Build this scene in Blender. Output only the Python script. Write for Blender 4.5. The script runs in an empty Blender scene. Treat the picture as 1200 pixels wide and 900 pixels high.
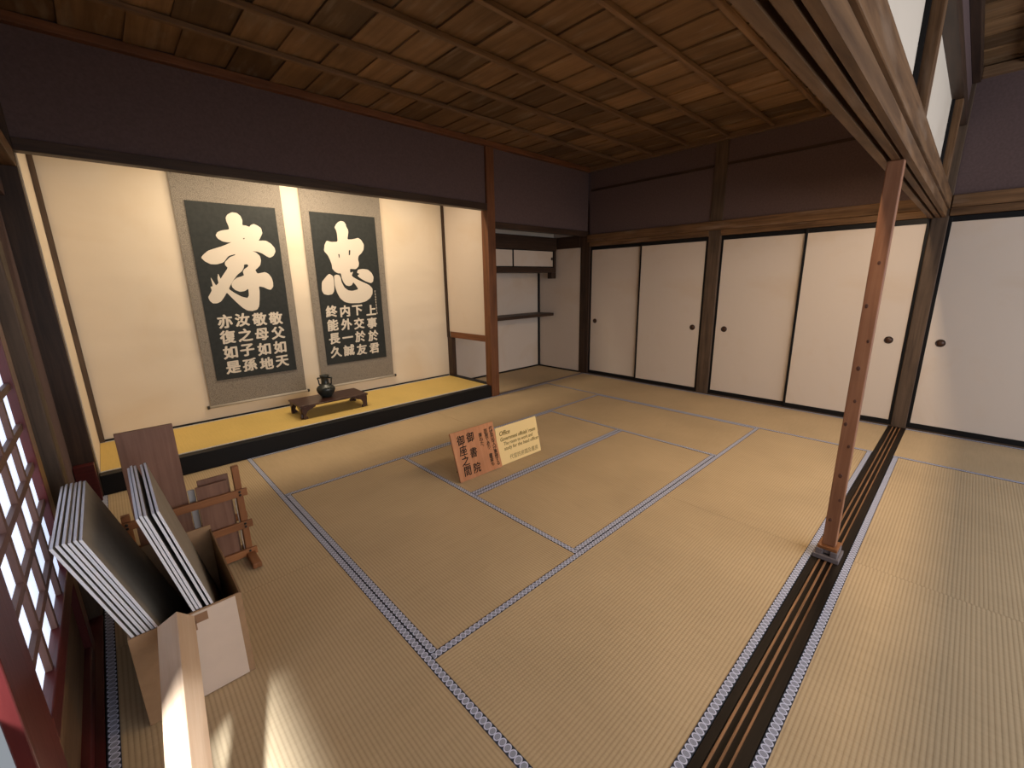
import bpy, math, random
from mathutils import Vector, Matrix
random.seed(7)
S = bpy.context.scene
COL = S.collection

# ------------------------------------------------------------------ camera
W_, H_ = 1200, 900
YAW, PITCH, ROLL, FPX, CAMH = 0.754159, -0.235931, -0.018335, 501.119, 1.45
fwd = Vector((math.sin(YAW)*math.cos(PITCH), math.cos(YAW)*math.cos(PITCH), math.sin(PITCH)))
rt = fwd.cross(Vector((0, 0, 1))).normalized()
up = rt.cross(fwd)
r2 = rt*math.cos(ROLL) + up*math.sin(ROLL)
u2 = -rt*math.sin(ROLL) + up*math.cos(ROLL)
cam_d = bpy.data.cameras.new('camera')
cam_d.sensor_fit = 'HORIZONTAL'; cam_d.sensor_width = 36.0
cam_d.lens = 36.0*FPX/W_
cam_d.clip_start = 0.02; cam_d.clip_end = 200
cam = bpy.data.objects.new('camera', cam_d); COL.objects.link(cam)
M = Matrix((r2, u2, -fwd)).transposed().to_4x4()
M.translation = Vector((0, 0, CAMH))
cam.matrix_world = M
S.camera = cam

# ------------------------------------------------------------------ light and exposure
S.view_settings.view_transform = 'Standard'
S.view_settings.look = 'None'
S.view_settings.gamma = 1.0
S.view_settings.exposure = 0.0
S.view_settings.use_curve_mapping = False

wd = bpy.data.worlds.new('overcast_sky'); S.world = wd; wd.use_nodes = True
bg = wd.node_tree.nodes['Background']
bg.inputs[0].default_value = (0.86, 0.92, 1.0, 1); bg.inputs[1].default_value = 0.32

def area(name, loc, target, sx, sy, power, color, spread=180):
    l = bpy.data.lights.new(name, 'AREA'); l.shape = 'RECTANGLE'; l.size = sx; l.size_y = sy
    l.energy = power; l.color = color; l.spread = math.radians(spread)
    o = bpy.data.objects.new(name, l); COL.objects.link(o)
    o.location = loc
    o.rotation_euler = (Vector(target)-Vector(loc)).to_track_quat('-Z', 'Y').to_euler()
    return o
# museum lamp strip fixed behind the lintel of the dividing beam, lights the front room
area('beam_lamp_light', (3.25, 0.47, 2.36), (3.25, 0.62, 0), 2.8, 0.05, 42, (1.0, 0.74, 0.47))
# warm lamp hidden behind the alcove's lintel
area('alcove_lamp_light', (1.75, 4.24, 2.52), (1.75, 4.80, 1.1), 2.7, 0.05, 32, (1.0, 0.80, 0.55))
area('alcove_spot_light', (1.62, 4.42, 2.58), (1.62, 4.80, 1.2), 0.4, 0.05, 11, (1.0, 0.82, 0.60))
# daylight falling in from the open veranda sides
area('rear_daylight', (2.3, -2.55, 1.5), (2.7, 1.5, 0.6), 5.4, 2.0, 118, (0.96, 0.96, 1.0))
area('side_daylight', (-1.1, 0.42, 2.2), (0.0, 1.2, 0.25), 0.24, 0.24, 360, (0.84, 0.91, 1.0))

# ------------------------------------------------------------------ materials
def nt(name, rough=0.6, spec=0.3):
    m = bpy.data.materials.new(name); m.use_nodes = True
    t = m.node_tree; b = t.nodes['Principled BSDF']
    b.inputs['Roughness'].default_value = rough
    b.inputs['Specular IOR Level'].default_value = spec
    return m, t, b
def N(t, kind, **kw):
    n = t.nodes.new(kind)
    for k, v in kw.items(): setattr(n, k, v)
    return n
def L(t, a, b): t.links.new(a, b)
def ramp(t, fac, stops):
    r = N(t, 'ShaderNodeValToRGB')
    e = r.color_ramp.elements
    while len(e) < len(stops): e.new(0.5)
    for q, (p, c) in zip(e, stops):
        q.position = p; q.color = (*c, 1)
    L(t, fac, r.inputs[0]); return r
def math_n(t, op, a, b=None, c=None):
    n = N(t, 'ShaderNodeMath', operation=op)
    for i, v in enumerate((a, b, c)):
        if v is None: continue
        if isinstance(v, (int, float)): n.inputs[i].default_value = v
        else: L(t, v, n.inputs[i])
    return n.outputs[0]
def bump(t, b, h, strength, dist):
    n = N(t, 'ShaderNodeBump'); n.inputs['Strength'].default_value = strength
    n.inputs['Distance'].default_value = dist
    L(t, h, n.inputs['Height']); L(t, n.outputs[0], b.inputs['Normal'])

def plain(name, col, rough=0.6, spec=0.3, var=0.0, scale=20, metal=0):
    m, t, b = nt(name, rough, spec)
    b.inputs['Metallic'].default_value = metal
    if var:
        tc = N(t, 'ShaderNodeTexCoord'); n = N(t, 'ShaderNodeTexNoise')
        n.inputs['Scale'].default_value = scale; n.inputs['Detail'].default_value = 4
        L(t, tc.outputs['Object'], n.inputs['Vector'])
        r = ramp(t, n.outputs[0], [(0.3, tuple(c*(1-var) for c in col)), (0.7, tuple(min(1, c*(1+var)) for c in col))])
        L(t, r.outputs[0], b.inputs['Base Color'])
    else: b.inputs['Base Color'].default_value = (*col, 1)
    return m

def wood(name, dark, light, rough=0.55, spec=0.3, island=0.0, gscale=1.0, worn=None):
    """grain runs along UV v (metres)"""
    m, t, b = nt(name, rough, spec)
    uv = N(t, 'ShaderNodeUVMap')
    mp = N(t, 'ShaderNodeMapping'); mp.inputs['Scale'].default_value = (30*gscale, 1.6*gscale, 1)
    L(t, uv.outputs[0], mp.inputs[0])
    n = N(t, 'ShaderNodeTexNoise'); n.inputs['Scale'].default_value = 1.0; n.inputs['Detail'].default_value = 7
    n.inputs['Roughness'].default_value = 0.62; n.inputs['Distortion'].default_value = 0.6
    L(t, mp.outputs[0], n.inputs['Vector'])
    r = ramp(t, n.outputs[0], [(0.28, dark), (0.72, light)])
    out = r.outputs[0]
    n2 = N(t, 'ShaderNodeTexNoise'); n2.inputs['Scale'].default_value = 2.6; n2.inputs['Detail'].default_value = 3
    L(t, uv.outputs[0], n2.inputs['Vector'])
    hs = N(t, 'ShaderNodeHueSaturation'); L(t, out, hs.inputs['Color'])
    v = math_n(t, 'MULTIPLY_ADD', n2.outputs[0], 0.9, 0.55)
    if island:
        g = N(t, 'ShaderNodeNewGeometry')
        v = math_n(t, 'MULTIPLY', v, math_n(t, 'MULTIPLY_ADD', g.outputs['Random Per Island'], island, 1-island*0.5))
    L(t, v, hs.inputs['Value']); out = hs.outputs[0]
    if worn:
        mp2 = N(t, 'ShaderNodeMapping'); mp2.inputs['Scale'].default_value = (9, 1.5, 1); L(t, uv.outputs[0], mp2.inputs[0])
        n3 = N(t, 'ShaderNodeTexNoise'); n3.inputs['Scale'].default_value = 1.3; n3.inputs['Detail'].default_value = 6
        L(t, mp2.outputs[0], n3.inputs['Vector'])
        f = ramp(t, n3.outputs[0], [(0.55, (0, 0, 0)), (0.75, (1, 1, 1))])
        mx = N(t, 'ShaderNodeMix', data_type='RGBA')
        L(t, math_n(t, 'MULTIPLY', f.outputs[0], 0.45), mx.inputs[0]); L(t, out, mx.inputs[6]); mx.inputs[7].default_value = (*worn, 1)
        out = mx.outputs[2]
    L(t, out, b.inputs['Base Color'])
    bump(t, b, n.outputs[0], 0.25, 0.004)
    return m

def mat_tatami(name, base, dark):
    m, t, b = nt(name, 0.62, 0.25)
    uv = N(t, 'ShaderNodeUVMap'); sx = N(t, 'ShaderNodeSeparateXYZ'); L(t, uv.outputs[0], sx.inputs[0])
    a = math_n(t, 'MULTIPLY', sx.outputs[0], 2*math.pi/0.0148)
    rib = math_n(t, 'ABSOLUTE', math_n(t, 'SINE', math_n(t, 'MULTIPLY', a, 0.5)))
    # rushes cross the ribs; every second rib is offset by half a rush
    par = math_n(t, 'FLOOR', math_n(t, 'DIVIDE', sx.outputs[0], 0.0148))
    v = math_n(t, 'ADD', math_n(t, 'MULTIPLY', sx.outputs[1], 2*math.pi/0.011), math_n(t, 'MULTIPLY', par, math.pi))
    rush = math_n(t, 'MULTIPLY_ADD', math_n(t, 'SINE', v), 0.5, 0.5)
    h = math_n(t, 'ADD', rib, math_n(t, 'MULTIPLY', rush, 0.22))
    mp = N(t, 'ShaderNodeMapping'); mp.inputs['Scale'].default_value = (6, 90, 1); L(t, uv.outputs[0], mp.inputs[0])
    n = N(t, 'ShaderNodeTexNoise'); n.inputs['Scale'].default_value = 1; n.inputs['Detail'].default_value = 3
    L(t, mp.outputs[0], n.inputs['Vector'])
    n2 = N(t, 'ShaderNodeTexNoise'); n2.inputs['Scale'].default_value = 1.7; n2.inputs['Detail'].default_value = 3
    L(t, uv.outputs[0], n2.inputs['Vector'])
    f = math_n(t, 'ADD', math_n(t, 'MULTIPLY', rib, 0.55), math_n(t, 'MULTIPLY', n.outputs[0], 0.5))
    r = ramp(t, f, [(0.1, dark), (0.8, base)])
    hs = N(t, 'ShaderNodeHueSaturation'); L(t, r.outputs[0], hs.inputs['Color'])
    L(t, math_n(t, 'MULTIPLY_ADD', n2.outputs[0], 0.35, 0.83), hs.inputs['Value'])
    L(t, hs.outputs[0], b.inputs['Base Color'])
    bump(t, b, h, 0.35, 0.0016)
    return m

def mat_heri(name):
    """cloth border with a chain of woven rings; UV u 0..1 across, v in border widths"""
    m, t, b = nt(name, 0.75, 0.15)
    uv = N(t, 'ShaderNodeUVMap'); sx = N(t, 'ShaderNodeSeparateXYZ'); L(t, uv.outputs[0], sx.inputs[0])
    du = math_n(t, 'SUBTRACT', sx.outputs[0], 0.5)
    fv = math_n(t, 'SUBTRACT', math_n(t, 'FRACT', math_n(t, 'DIVIDE', sx.outputs[1], 0.74)), 0.5)
    d = math_n(t, 'SQRT', math_n(t, 'ADD', math_n(t, 'POWER', math_n(t, 'MULTIPLY', du, 1.06), 2), math_n(t, 'POWER', math_n(t, 'MULTIPLY', fv, 0.92), 2)))
    n = N(t, 'ShaderNodeTexNoise'); n.inputs['Scale'].default_value = 9; L(t, uv.outputs[0], n.inputs['Vector'])
    d2 = math_n(t, 'ADD', d, math_n(t, 'MULTIPLY', math_n(t, 'SUBTRACT', n.outputs[0], 0.5), 0.03))
    r = ramp(t, d2, [(0.0, (0.27, 0.29, 0.38)), (0.27, (0.33, 0.35, 0.45)), (0.30, (0.13, 0.14, 0.19)), (0.35, (0.60, 0.63, 0.80)), (0.45, (0.62, 0.66, 0.84)), (0.495, (0.04, 0.046, 0.068))])
    L(t, r.outputs[0], b.inputs['Base Color'])
    bump(t, b, r.outputs[0], 0.2, 0.001)
    return m

def mat_paper(name, col, stain=(0.62, 0.48, 0.33), amt=0.35, scale=1.6, lo=0.55, wrinkle=0.0):
    m, t, b = nt(name, 0.8, 0.12)
    tc = N(t, 'ShaderNodeTexCoord')
    n = N(t, 'ShaderNodeTexNoise'); n.inputs['Scale'].default_value = scale; n.inputs['Detail'].default_value = 6
    n.inputs['Distortion'].default_value = 0.7
    L(t, tc.outputs['Object'], n.inputs['Vector'])
    f = ramp(t, n.outputs[0], [(lo, (0, 0, 0)), (lo+0.25, (1, 1, 1))])
    mx = N(t, 'ShaderNodeMix', data_type='RGBA')
    L(t, math_n(t, 'MULTIPLY', f.outputs[0], amt), mx.inputs[0])
    mx.inputs[6].default_value = (*col, 1); mx.inputs[7].default_value = (*stain, 1)
    n2 = N(t, 'ShaderNodeTexNoise'); n2.inputs['Scale'].default_value = 160; n2.inputs['Detail'].default_value = 2
    L(t, tc.outputs['Object'], n2.inputs['Vector'])
    L(t, mx.outputs[2], b.inputs['Base Color'])
    if wrinkle:
        mp = N(t, 'ShaderNodeMapping'); mp.inputs['Scale'].default_value = (1.0, 1.0, 2.6); mp.inputs['Rotation'].default_value = (0, 0.35, 0)
        L(t, tc.outputs['Object'], mp.inputs[0])
        n3 = N(t, 'ShaderNodeTexNoise'); n3.inputs['Scale'].default_value = 1.1; n3.inputs['Detail'].default_value = 1.5
        L(t, mp.outputs[0], n3.inputs['Vector'])
        h = math_n(t, 'ADD', math_n(t, 'MULTIPLY', n3.outputs[0], 1.0), math_n(t, 'MULTIPLY', n2.outputs[0], 0.01))
        bump(t, b, h, 0.6, wrinkle)
    else: bump(t, b, n2.outputs[0], 0.15, 0.001)
    return m

def mat_brocade(name):
    m, t, b = nt(name, 0.7, 0.2)
    tc = N(t, 'ShaderNodeTexCoord'); v = N(t, 'ShaderNodeTexVoronoi', feature='DISTANCE_TO_EDGE'); v.inputs['Scale'].default_value = 85
    L(t, tc.outputs['Object'], v.inputs['Vector'])
    r = ramp(t, v.outputs['Distance'], [(0.04, (0.165, 0.145, 0.12)), (0.16, (0.275, 0.24, 0.20))])
    L(t, r.outputs[0], b.inputs['Base Color'])
    return m

def mat_window_paper(name, col, strength):
    m, t, b = nt(name, 0.8, 0.1)
    b.inputs['Base Color'].default_value = (0.8, 0.82, 0.85, 1)
    b.inputs['Emission Color'].default_value = (*col, 1); b.inputs['Emission Strength'].default_value = strength
    return m

MT = {}
MT['tatami'] = mat_tatami('tatami_rush', (0.535, 0.405, 0.248), (0.395, 0.287, 0.167))
MT['tatami_yellow'] = mat_tatami('alcove_rush', (0.66, 0.475, 0.155), (0.52, 0.36, 0.10))
MT['heri'] = mat_heri('ring_pattern_border')
MT['heri_small'] = plain('grey_border_cloth', (0.50, 0.49, 0.48), 0.8, 0.1, 0.35, 160)
MT['plaster'] = plain('purple_plaster', (0.112, 0.077, 0.076), 0.9, 0.1, 0.10, 60)
MT['wood_old'] = wood('aged_wood', (0.055, 0.027, 0.013), (0.215, 0.118, 0.056), 0.6, 0.2, gscale=0.7, worn=(0.30, 0.22, 0.16))
MT['wood_post'] = wood('aged_post_wood', (0.045, 0.030, 0.021), (0.125, 0.082, 0.054), 0.6, 0.25)
MT['wood_dark'] = wood('dark_wood', (0.022, 0.013, 0.009), (0.062, 0.034, 0.021), 0.5, 0.3)
MT['wood_red'] = wood('red_brown_wood', (0.095, 0.034, 0.014), (0.20, 0.080, 0.034), 0.5, 0.3)
MT['wood_ceiling'] = wood('ceiling_boards', (0.115, 0.064, 0.029), (0.215, 0.125, 0.060), 0.6, 0.25, island=0.9, gscale=0.5, worn=(0.33, 0.27, 0.20))
MT['wood_batten'] = wood('ceiling_batten', (0.10, 0.055, 0.028), (0.22, 0.130, 0.070), 0.55, 0.3)
MT['wood_pole'] = wood('reddish_pole_wood', (0.20, 0.085, 0.045), (0.34, 0.165, 0.092), 0.5, 0.3)
MT['wood_pale'] = wood('pale_new_timber', (0.47, 0.30, 0.18), (0.60, 0.43, 0.29), 0.55, 0.25)
MT['wood_orange'] = wood('orange_rack_wood', (0.19, 0.070, 0.025), (0.31, 0.130, 0.050), 0.5, 0.3)
MT['wood_plank'] = wood('brown_board_wood', (0.14, 0.066, 0.042), (0.23, 0.120, 0.078), 0.5, 0.3)
MT['wood_table'] = wood('dark_polished_wood', (0.026, 0.011, 0.009), (0.070, 0.030, 0.022), 0.3, 0.45)
MT['wood_sign'] = wood('cedar_sign_wood', (0.36, 0.145, 0.060), (0.49, 0.225, 0.105), 0.5, 0.25)
MT['wood_sill'] = wood('dark_threshold_wood', (0.009, 0.006, 0.004), (0.022, 0.014, 0.009), 0.6, 0.15)
MT['wood_rib'] = wood('worn_orange_ridge', (0.10, 0.045, 0.020), (0.42, 0.22, 0.11), 0.5, 0.2)
MT['shoji_red'] = wood('dark_red_lacquered_wood', (0.055, 0.008, 0.008), (0.100, 0.016, 0.014), 0.35, 0.4)
MT['shoji_bar'] = wood('brown_lattice_wood', (0.085, 0.040, 0.030), (0.14, 0.070, 0.052), 0.5, 0.3)
MT['lacquer'] = plain('black_lacquer', (0.007, 0.007, 0.008), 0.45, 0.2)
MT['fusuma'] = mat_paper('fusuma_paper', (0.63, 0.545, 0.47), (0.56, 0.42, 0.29), 0.60, 1.7, 0.50)
MT['alcove_paper'] = mat_paper('alcove_wall_paper', (0.72, 0.62, 0.49), (0.62, 0.47, 0.30), 0.45, 1.2, 0.52, wrinkle=0.045)
MT['cream_plaster'] = mat_paper('cream_plaster', (0.66, 0.59, 0.50), (0.5, 0.42, 0.33), 0.25, 2.0, 0.5)
MT['brocade'] = mat_brocade('grey_brocade')
MT['ink_field'] = plain('black_scroll_paper', (0.022, 0.025, 0.024), 0.6, 0.25, 0.15, 30)
MT['white_ink'] = plain('pale_letter_paper', (0.64, 0.575, 0.49), 0.75, 0.15)
MT['roller'] = plain('pale_grey_roller_cloth', (0.42, 0.38, 0.32), 0.6, 0.25)
MT['black_end'] = plain('black_roller_knob', (0.012, 0.010, 0.010), 0.35, 0.4)
MT['vase'] = plain('dark_bronze', (0.020, 0.024, 0.022), 0.32, 0.5, 0.2, 30)
MT['ink'] = plain('black_brush_ink', (0.012, 0.010, 0.008), 0.7, 0.1)
MT['ink_soft'] = plain('olive_printed_ink', (0.16, 0.115, 0.035), 0.7, 0.1)
MT['ink_grey'] = plain('grey_printed_ink', (0.26, 0.20, 0.09), 0.7, 0.1)
MT['card'] = plain('yellow_card', (0.74, 0.56, 0.27), 0.7, 0.15)
MT['handle_rim'] = plain('dark_copper_rim', (0.030, 0.016, 0.011), 0.4, 0.4)
MT['handle'] = plain('brown_copper_pull', (0.060, 0.026, 0.014), 0.4, 0.4)
MT['cardboard'] = plain('brown_cardboard', (0.31, 0.19, 0.105), 0.8, 0.1, 0.08, 30)
MT['box_sheet'] = plain('pale_paper_sheet', (0.58, 0.46, 0.37), 0.8, 0.1, 0.04, 10)
MT['box_tape'] = plain('brown_packing_tape', (0.25, 0.13, 0.07), 0.35, 0.4)
MT['foam_face'] = plain('grey_board_face', (0.27, 0.235, 0.19), 0.75, 0.15, 0.10, 8)
MT['foam_edge'] = plain('white_board_edge', (0.66, 0.64, 0.66), 0.7, 0.2)
MT['grey_block'] = plain('grey_block_wood', (0.17, 0.145, 0.15), 0.6, 0.25, 0.15, 40)
MT['light_grey'] = plain('light_grey_board', (0.40, 0.36, 0.33), 0.7, 0.2)
MT['window'] = mat_window_paper('window_paper_daylight', (0.66, 0.76, 1.0), 1.05)
MT['deck'] = plain('pale_veranda_boards', (0.80, 0.80, 0.80), 0.6, 0.3, 0.08, 30)
MT['subfloor'] = plain('dark_subfloor', (0.03, 0.022, 0.016), 0.8, 0.1)
MT['knot'] = plain('dark_knot', (0.105, 0.045, 0.030), 0.5, 0.3)
MT['bolt'] = plain('black_bolt', (0.012, 0.011, 0.010), 0.4, 0.4)
KO=[[(1059,2138),(1100,2136),(1129,2111),(1140,2072),(1133,2027),(1162,2025),(1192,2014),(1205,2032),(1234,2045),(1265,2032),(1294,2009),(1299,1962),(1276,1920),(1255,1888),(1287,1891),(1322,1891),(1364,1865),(1393,1824),(1396,1788),(1371,1745),(1336,1726),(1307,1740),(1272,1766),(1230,1783),(1184,1786),(1217,1774),(1246,1742),(1251,1700),(1237,1652),(1207,1622),(1185,1604),(1200,1570),(1240,1578),(1269,1585),(1301,1568),(1324,1531),(1332,1481),(1327,1438),(1302,1408),(1274,1414),(1237,1436),(1196,1445),(1196,1398),(1186,1325),(1172,1251),(1150,1215),(1104,1203),(1061,1210),(1022,1241),(977,1297),(942,1346),(910,1392),(881,1348),(850,1309),(817,1293),(782,1294),(761,1318),(752,1353),(771,1381),(791,1415),(786,1450),(805,1453),(800,1540),(820,1489),(832,1460),(856,1483),(853,1523),(865,1574),(878,1520),(895,1546),(953,1624),(934,1649),(936,1676),(983,1724),(1032,1745),(1033,1754),(974,1735),(925,1674),(867,1655),(818,1657),(778,1681),(752,1715),(779,1747),(817,1779),(859,1796),(921,1818),(975,1841),(1019,1865),(988,1860),(948,1866),(912,1890),(897,1919),(916,1949),(953,1967),(1017,1980),(1015,2013),(1004,2051),(1003,2084),(1020,2113)],[(1095,1657),(1125,1659),(1130,1643),(1116,1630),(1086,1609),(1074,1586),(1080,1554),(1053,1542),(1016,1531),(985,1508),(961,1475),(962,1442),(984,1414),(1023,1395),(1067,1402),(1099,1425),(1095,1359),(1079,1333),(1027,1349),(974,1387),(931,1425),(949,1458),(988,1516),(1026,1562),(1067,1592),(1089,1629)],[(1118,1904),(1138,1910),(1129,1893)]]
CHU=[[(2110,2139),(2145,2134),(2164,2108),(2164,2085),(2182,2053),(2184,2020),(2164,1945),(2215,1948),(2259,1958),(2292,1969),(2327,1948),(2356,1897),(2345,1838),(2318,1802),(2277,1766),(2267,1731),(2274,1684),(2264,1649),(2230,1619),(2159,1622),(2157,1578),(2195,1590),(2171,1543),(2212,1513),(2284,1477),(2371,1439),(2413,1395),(2407,1334),(2376,1286),(2312,1245),(2233,1230),(2119,1233),(2059,1250),(2009,1294),(1981,1359),(1965,1429),(1966,1544),(1992,1557),(2027,1553),(2041,1520),(2045,1474),(2071,1415),(2111,1381),(2159,1372),(2237,1390),(2210,1436),(2183,1472),(2160,1437),(2128,1428),(2092,1438),(2067,1474),(2053,1520),(2047,1572),(2017,1572),(1983,1589),(1956,1623),(1957,1663),(1941,1724),(1923,1768),(1886,1812),(1902,1878),(1929,1921),(1979,1909),(2050,1915),(2053,1995),(2046,2039),(2032,2066),(2053,2100),(2080,2126)],[(1917,1567),(1955,1544),(1960,1487),(1951,1377),(1926,1343),(1878,1334),(1833,1346),(1813,1387),(1824,1477),(1865,1522),(1892,1550)],[(2254,1613),(2312,1623),(2376,1614),(2418,1578),(2440,1529),(2428,1475),(2400,1457),(2342,1476),(2287,1506),(2240,1542),(2268,1566),(2238,1578)],[(2041,1783),(2056,1781),(2054,1740),(2045,1743)],[(2169,1830),(2187,1830),(2178,1775),(2161,1772)]]

# ------------------------------------------------------------------ mesh helpers
class MB:
    def __init__(s): s.v = []; s.f = []; s.uv = []; s.mi = []; s.sm = []
    def face(s, pts, uvs=None, mi=0, smooth=False):
        i = len(s.v); s.v += [tuple(p) for p in pts]
        s.f.append(tuple(range(i, i+len(pts)))); s.uv.append(uvs or [(0, 0)]*len(pts)); s.mi.append(mi); s.sm.append(smooth)
    def box(s, x0, x1, y0, y1, z0, z1, M=None, grain=None, mi=(0, 0, 0), uvo=None):
        lo = (x0, y0, z0); hi = (x1, y1, z1)
        d = [hi[i]-lo[i] for i in range(3)]
        g = grain if grain is not None else d.index(max(d))
        ou, ov = uvo if uvo else (random.uniform(0, 9), random.uniform(0, 9))
        i = len(s.v)
        P = [Vector((hi[0] if k & 1 else lo[0], hi[1] if k & 2 else lo[1], hi[2] if k & 4 else lo[2])) for k in range(8)]
        s.v += [tuple(M @ p) if M else tuple(p) for p in P]
        for ax, q in ((0, (0, 4, 6, 2)), (0, (1, 3, 7, 5)), (1, (0, 1, 5, 4)), (1, (2, 6, 7, 3)), (2, (0, 2, 3, 1)), (2, (4, 5, 7, 6))):
            oth = [a for a in range(3) if a != ax]
            va = g if g in oth else oth[1]
            ua = [a for a in oth if a != va][0]
            s.f.append(tuple(i+k for k in q))
            s.uv.append([(P[k][ua]+ou+ax*1.7, P[k][va]+ov) for k in q]); s.mi.append(mi[ax]); s.sm.append(False)
        return s
    def lathe(s, prof, c=(0, 0, 0), M=None, n=28, smooth=True):
        """prof: (radius, height) about local z"""
        i = len(s.v)
        for r, h in prof:
            for k in range(n):
                a = 2*math.pi*k/n; p = Vector((r*math.cos(a), r*math.sin(a), h))
                p = (M @ p) if M else p+Vector(c); s.v.append(tuple(p))
        for j in range(len(prof)-1):
            for k in range(n):
                a = i+j*n+k; b = i+j*n+(k+1) % n
                s.f.append((a, b, b+n, a+n)); s.uv.append([(k/n, j*.1), ((k+1)/n, j*.1), ((k+1)/n, j*.1+.1), (k/n, j*.1+.1)]); s.mi.append(0); s.sm.append(smooth)
        for j, rev in ((0, True), (len(prof)-1, False)):
            q = [i+j*n+k for k in range(n)]
            if rev: q.reverse()
            s.f.append(tuple(q)); s.uv.append([(0, 0)]*n); s.mi.append(0); s.sm.append(False)
        return s
    def tube(s, pts, r, n=10):
        pts = [Vector(p) for p in pts]; i = len(s.v); m = len(pts); up = None
        for j, p in enumerate(pts):
            d = (pts[min(j+1, m-1)]-pts[max(j-1, 0)]).normalized()
            if up is None: up = d.orthogonal().normalized()
            up = (up-d*up.dot(d)).normalized(); b = d.cross(up)
            rr = r[j] if isinstance(r, (list, tuple)) else r
            for k in range(n):
                a = 2*math.pi*k/n; s.v.append(tuple(p+(up*math.cos(a)+b*math.sin(a))*rr))
        for j in range(m-1):
            for k in range(n):
                a = i+j*n+k; b = i+j*n+(k+1) % n
                s.f.append((a, b, b+n, a+n)); s.uv.append([(0, 0)]*4); s.mi.append(0); s.sm.append(True)
        for j, rev in ((0, True), (m-1, False)):
            q = [i+j*n+k for k in range(n)]
            if rev: q.reverse()
            s.f.append(tuple(q)); s.uv.append([(0, 0)]*n); s.mi.append(0); s.sm.append(False)
        return s
    def prism(s, poly, ax, a0, a1, M=None):
        """poly in the two axes other than ax, extruded from a0 to a1"""
        def P(p, a):
            q = list(p); q.insert(ax, a); v = Vector(q); return tuple(M @ v) if M else tuple(v)
        i = len(s.v); n = len(poly)
        s.v += [P(p, a0) for p in poly]+[P(p, a1) for p in poly]
        s.f.append(tuple(range(i, i+n))); s.uv.append([tuple(p) for p in poly]); s.mi.append(0); s.sm.append(False)
        s.f.append(tuple(range(i+2*n-1, i+n-1, -1))); s.uv.append([tuple(p) for p in reversed(poly)]); s.mi.append(0); s.sm.append(False)
        for k in range(n):
            l = (k+1) % n
            s.f.append((i+k, i+n+k, i+n+l, i+l)); s.uv.append([(0, 0), (a1-a0, 0), (a1-a0, .05), (0, .05)]); s.mi.append(0); s.sm.append(False)
        return s

def wloc(o):
    p = Vector((0, 0, 0))
    while o is not None: p += o.location; o = o.parent
    return p
def obj(name, mb, mat, parent=None, bevel=0.0):
    me = bpy.data.meshes.new(name)
    vs = [Vector(v) for v in mb.v]
    if parent is not None: off = wloc(parent)
    else:
        xs, ys, zs = zip(*mb.v)
        off = Vector(((min(xs)+max(xs))/2, (min(ys)+max(ys))/2, min(zs)))
    me.from_pydata([tuple(v-off) for v in vs], [], mb.f)
    uvl = me.uv_layers.new(name='UVMap')
    k = 0
    for u in mb.uv:
        for q in u: uvl.data[k].uv = q; k += 1
    for i, p in enumerate(me.polygons): p.material_index = mb.mi[i]; p.use_smooth = mb.sm[i]
    for m in (mat if isinstance(mat, (list, tuple)) else [mat]): me.materials.append(MT[m])
    import bmesh
    bm = bmesh.new(); bm.from_mesh(me); bmesh.ops.recalc_face_normals(bm, faces=bm.faces); bm.to_mesh(me); bm.free()
    o = bpy.data.objects.new(name, me); COL.objects.link(o)
    if parent is not None: o.parent = parent
    else: o.location = off
    if bevel:
        b = o.modifiers.new('bevel', 'BEVEL'); b.width = bevel; b.segments = 2; b.limit_method = 'ANGLE'
    return o
def tag(o, label, cat, group=None, kind=None):
    o['label'] = label; o['category'] = cat
    if group: o['group'] = group
    if kind: o['kind'] = kind
    return o
def thing(name, loc, label, cat, group=None):
    o = bpy.data.objects.new(name, None); o.empty_display_size = 0.05
    COL.objects.link(o); o.location = loc
    return tag(o, label, cat, group)
def struct(name, mb, mat, label=None, cat=None, bevel=0.0, parent=None):
    o = obj(name, mb, mat, parent, bevel)
    if parent is None:
        o['kind'] = 'structure'
        if label: o['label'] = label; o['category'] = cat
    return o
def B(*a, **k): return MB().box(*a, **k)

def add_mesh(mb, me, M):
    i = len(mb.v)
    mb.v += [tuple(M @ v.co) for v in me.vertices]
    for p in me.polygons:
        mb.f.append(tuple(i+k for k in p.vertices)); mb.uv.append([(0, 0)]*len(p.vertices)); mb.mi.append(0); mb.sm.append(False)
def curve_mesh(cu):
    o = bpy.data.objects.new('outline', cu); COL.objects.link(o)
    dg = bpy.context.evaluated_depsgraph_get()
    me = bpy.data.meshes.new_from_object(o.evaluated_get(dg))
    bpy.data.objects.remove(o); bpy.data.curves.remove(cu)
    return me
def text_mesh(s, size, bold=0.0, shear=0.0, center=True):
    cu = bpy.data.curves.new('lettering', 'FONT'); cu.body = s; cu.size = size
    cu.offset = bold; cu.shear = shear; cu.extrude = 0.0004; cu.resolution_u = 3
    if center: cu.align_x = 'CENTER'
    me = curve_mesh(cu)
    return me
def put_char(mb, ch, size, M, bold, shear=0.0, wide=1.0):
    """one character, centred on the origin of the plane matrix M; thick strokes come from stepping the outline around"""
    me = text_mesh(ch, size, 0.0, shear)
    if not me.vertices: return
    xs = [v.co.x for v in me.vertices]; ys = [v.co.y for v in me.vertices]
    c = Matrix.Translation((-(min(xs)+max(xs))/2, -(min(ys)+max(ys))/2, 0))
    n = 7 if bold > 0.002 else 4
    for k in range(n if bold else 1):
        a = 2*math.pi*k/n+0.4
        add_mesh(mb, me, M @ Matrix.Translation((bold*1.15*math.cos(a), bold*0.85*math.sin(a), k*0.00003)) @ Matrix.Diagonal((wide, 1, 1, 1)) @ c)
    bpy.data.meshes.remove(me)
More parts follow.
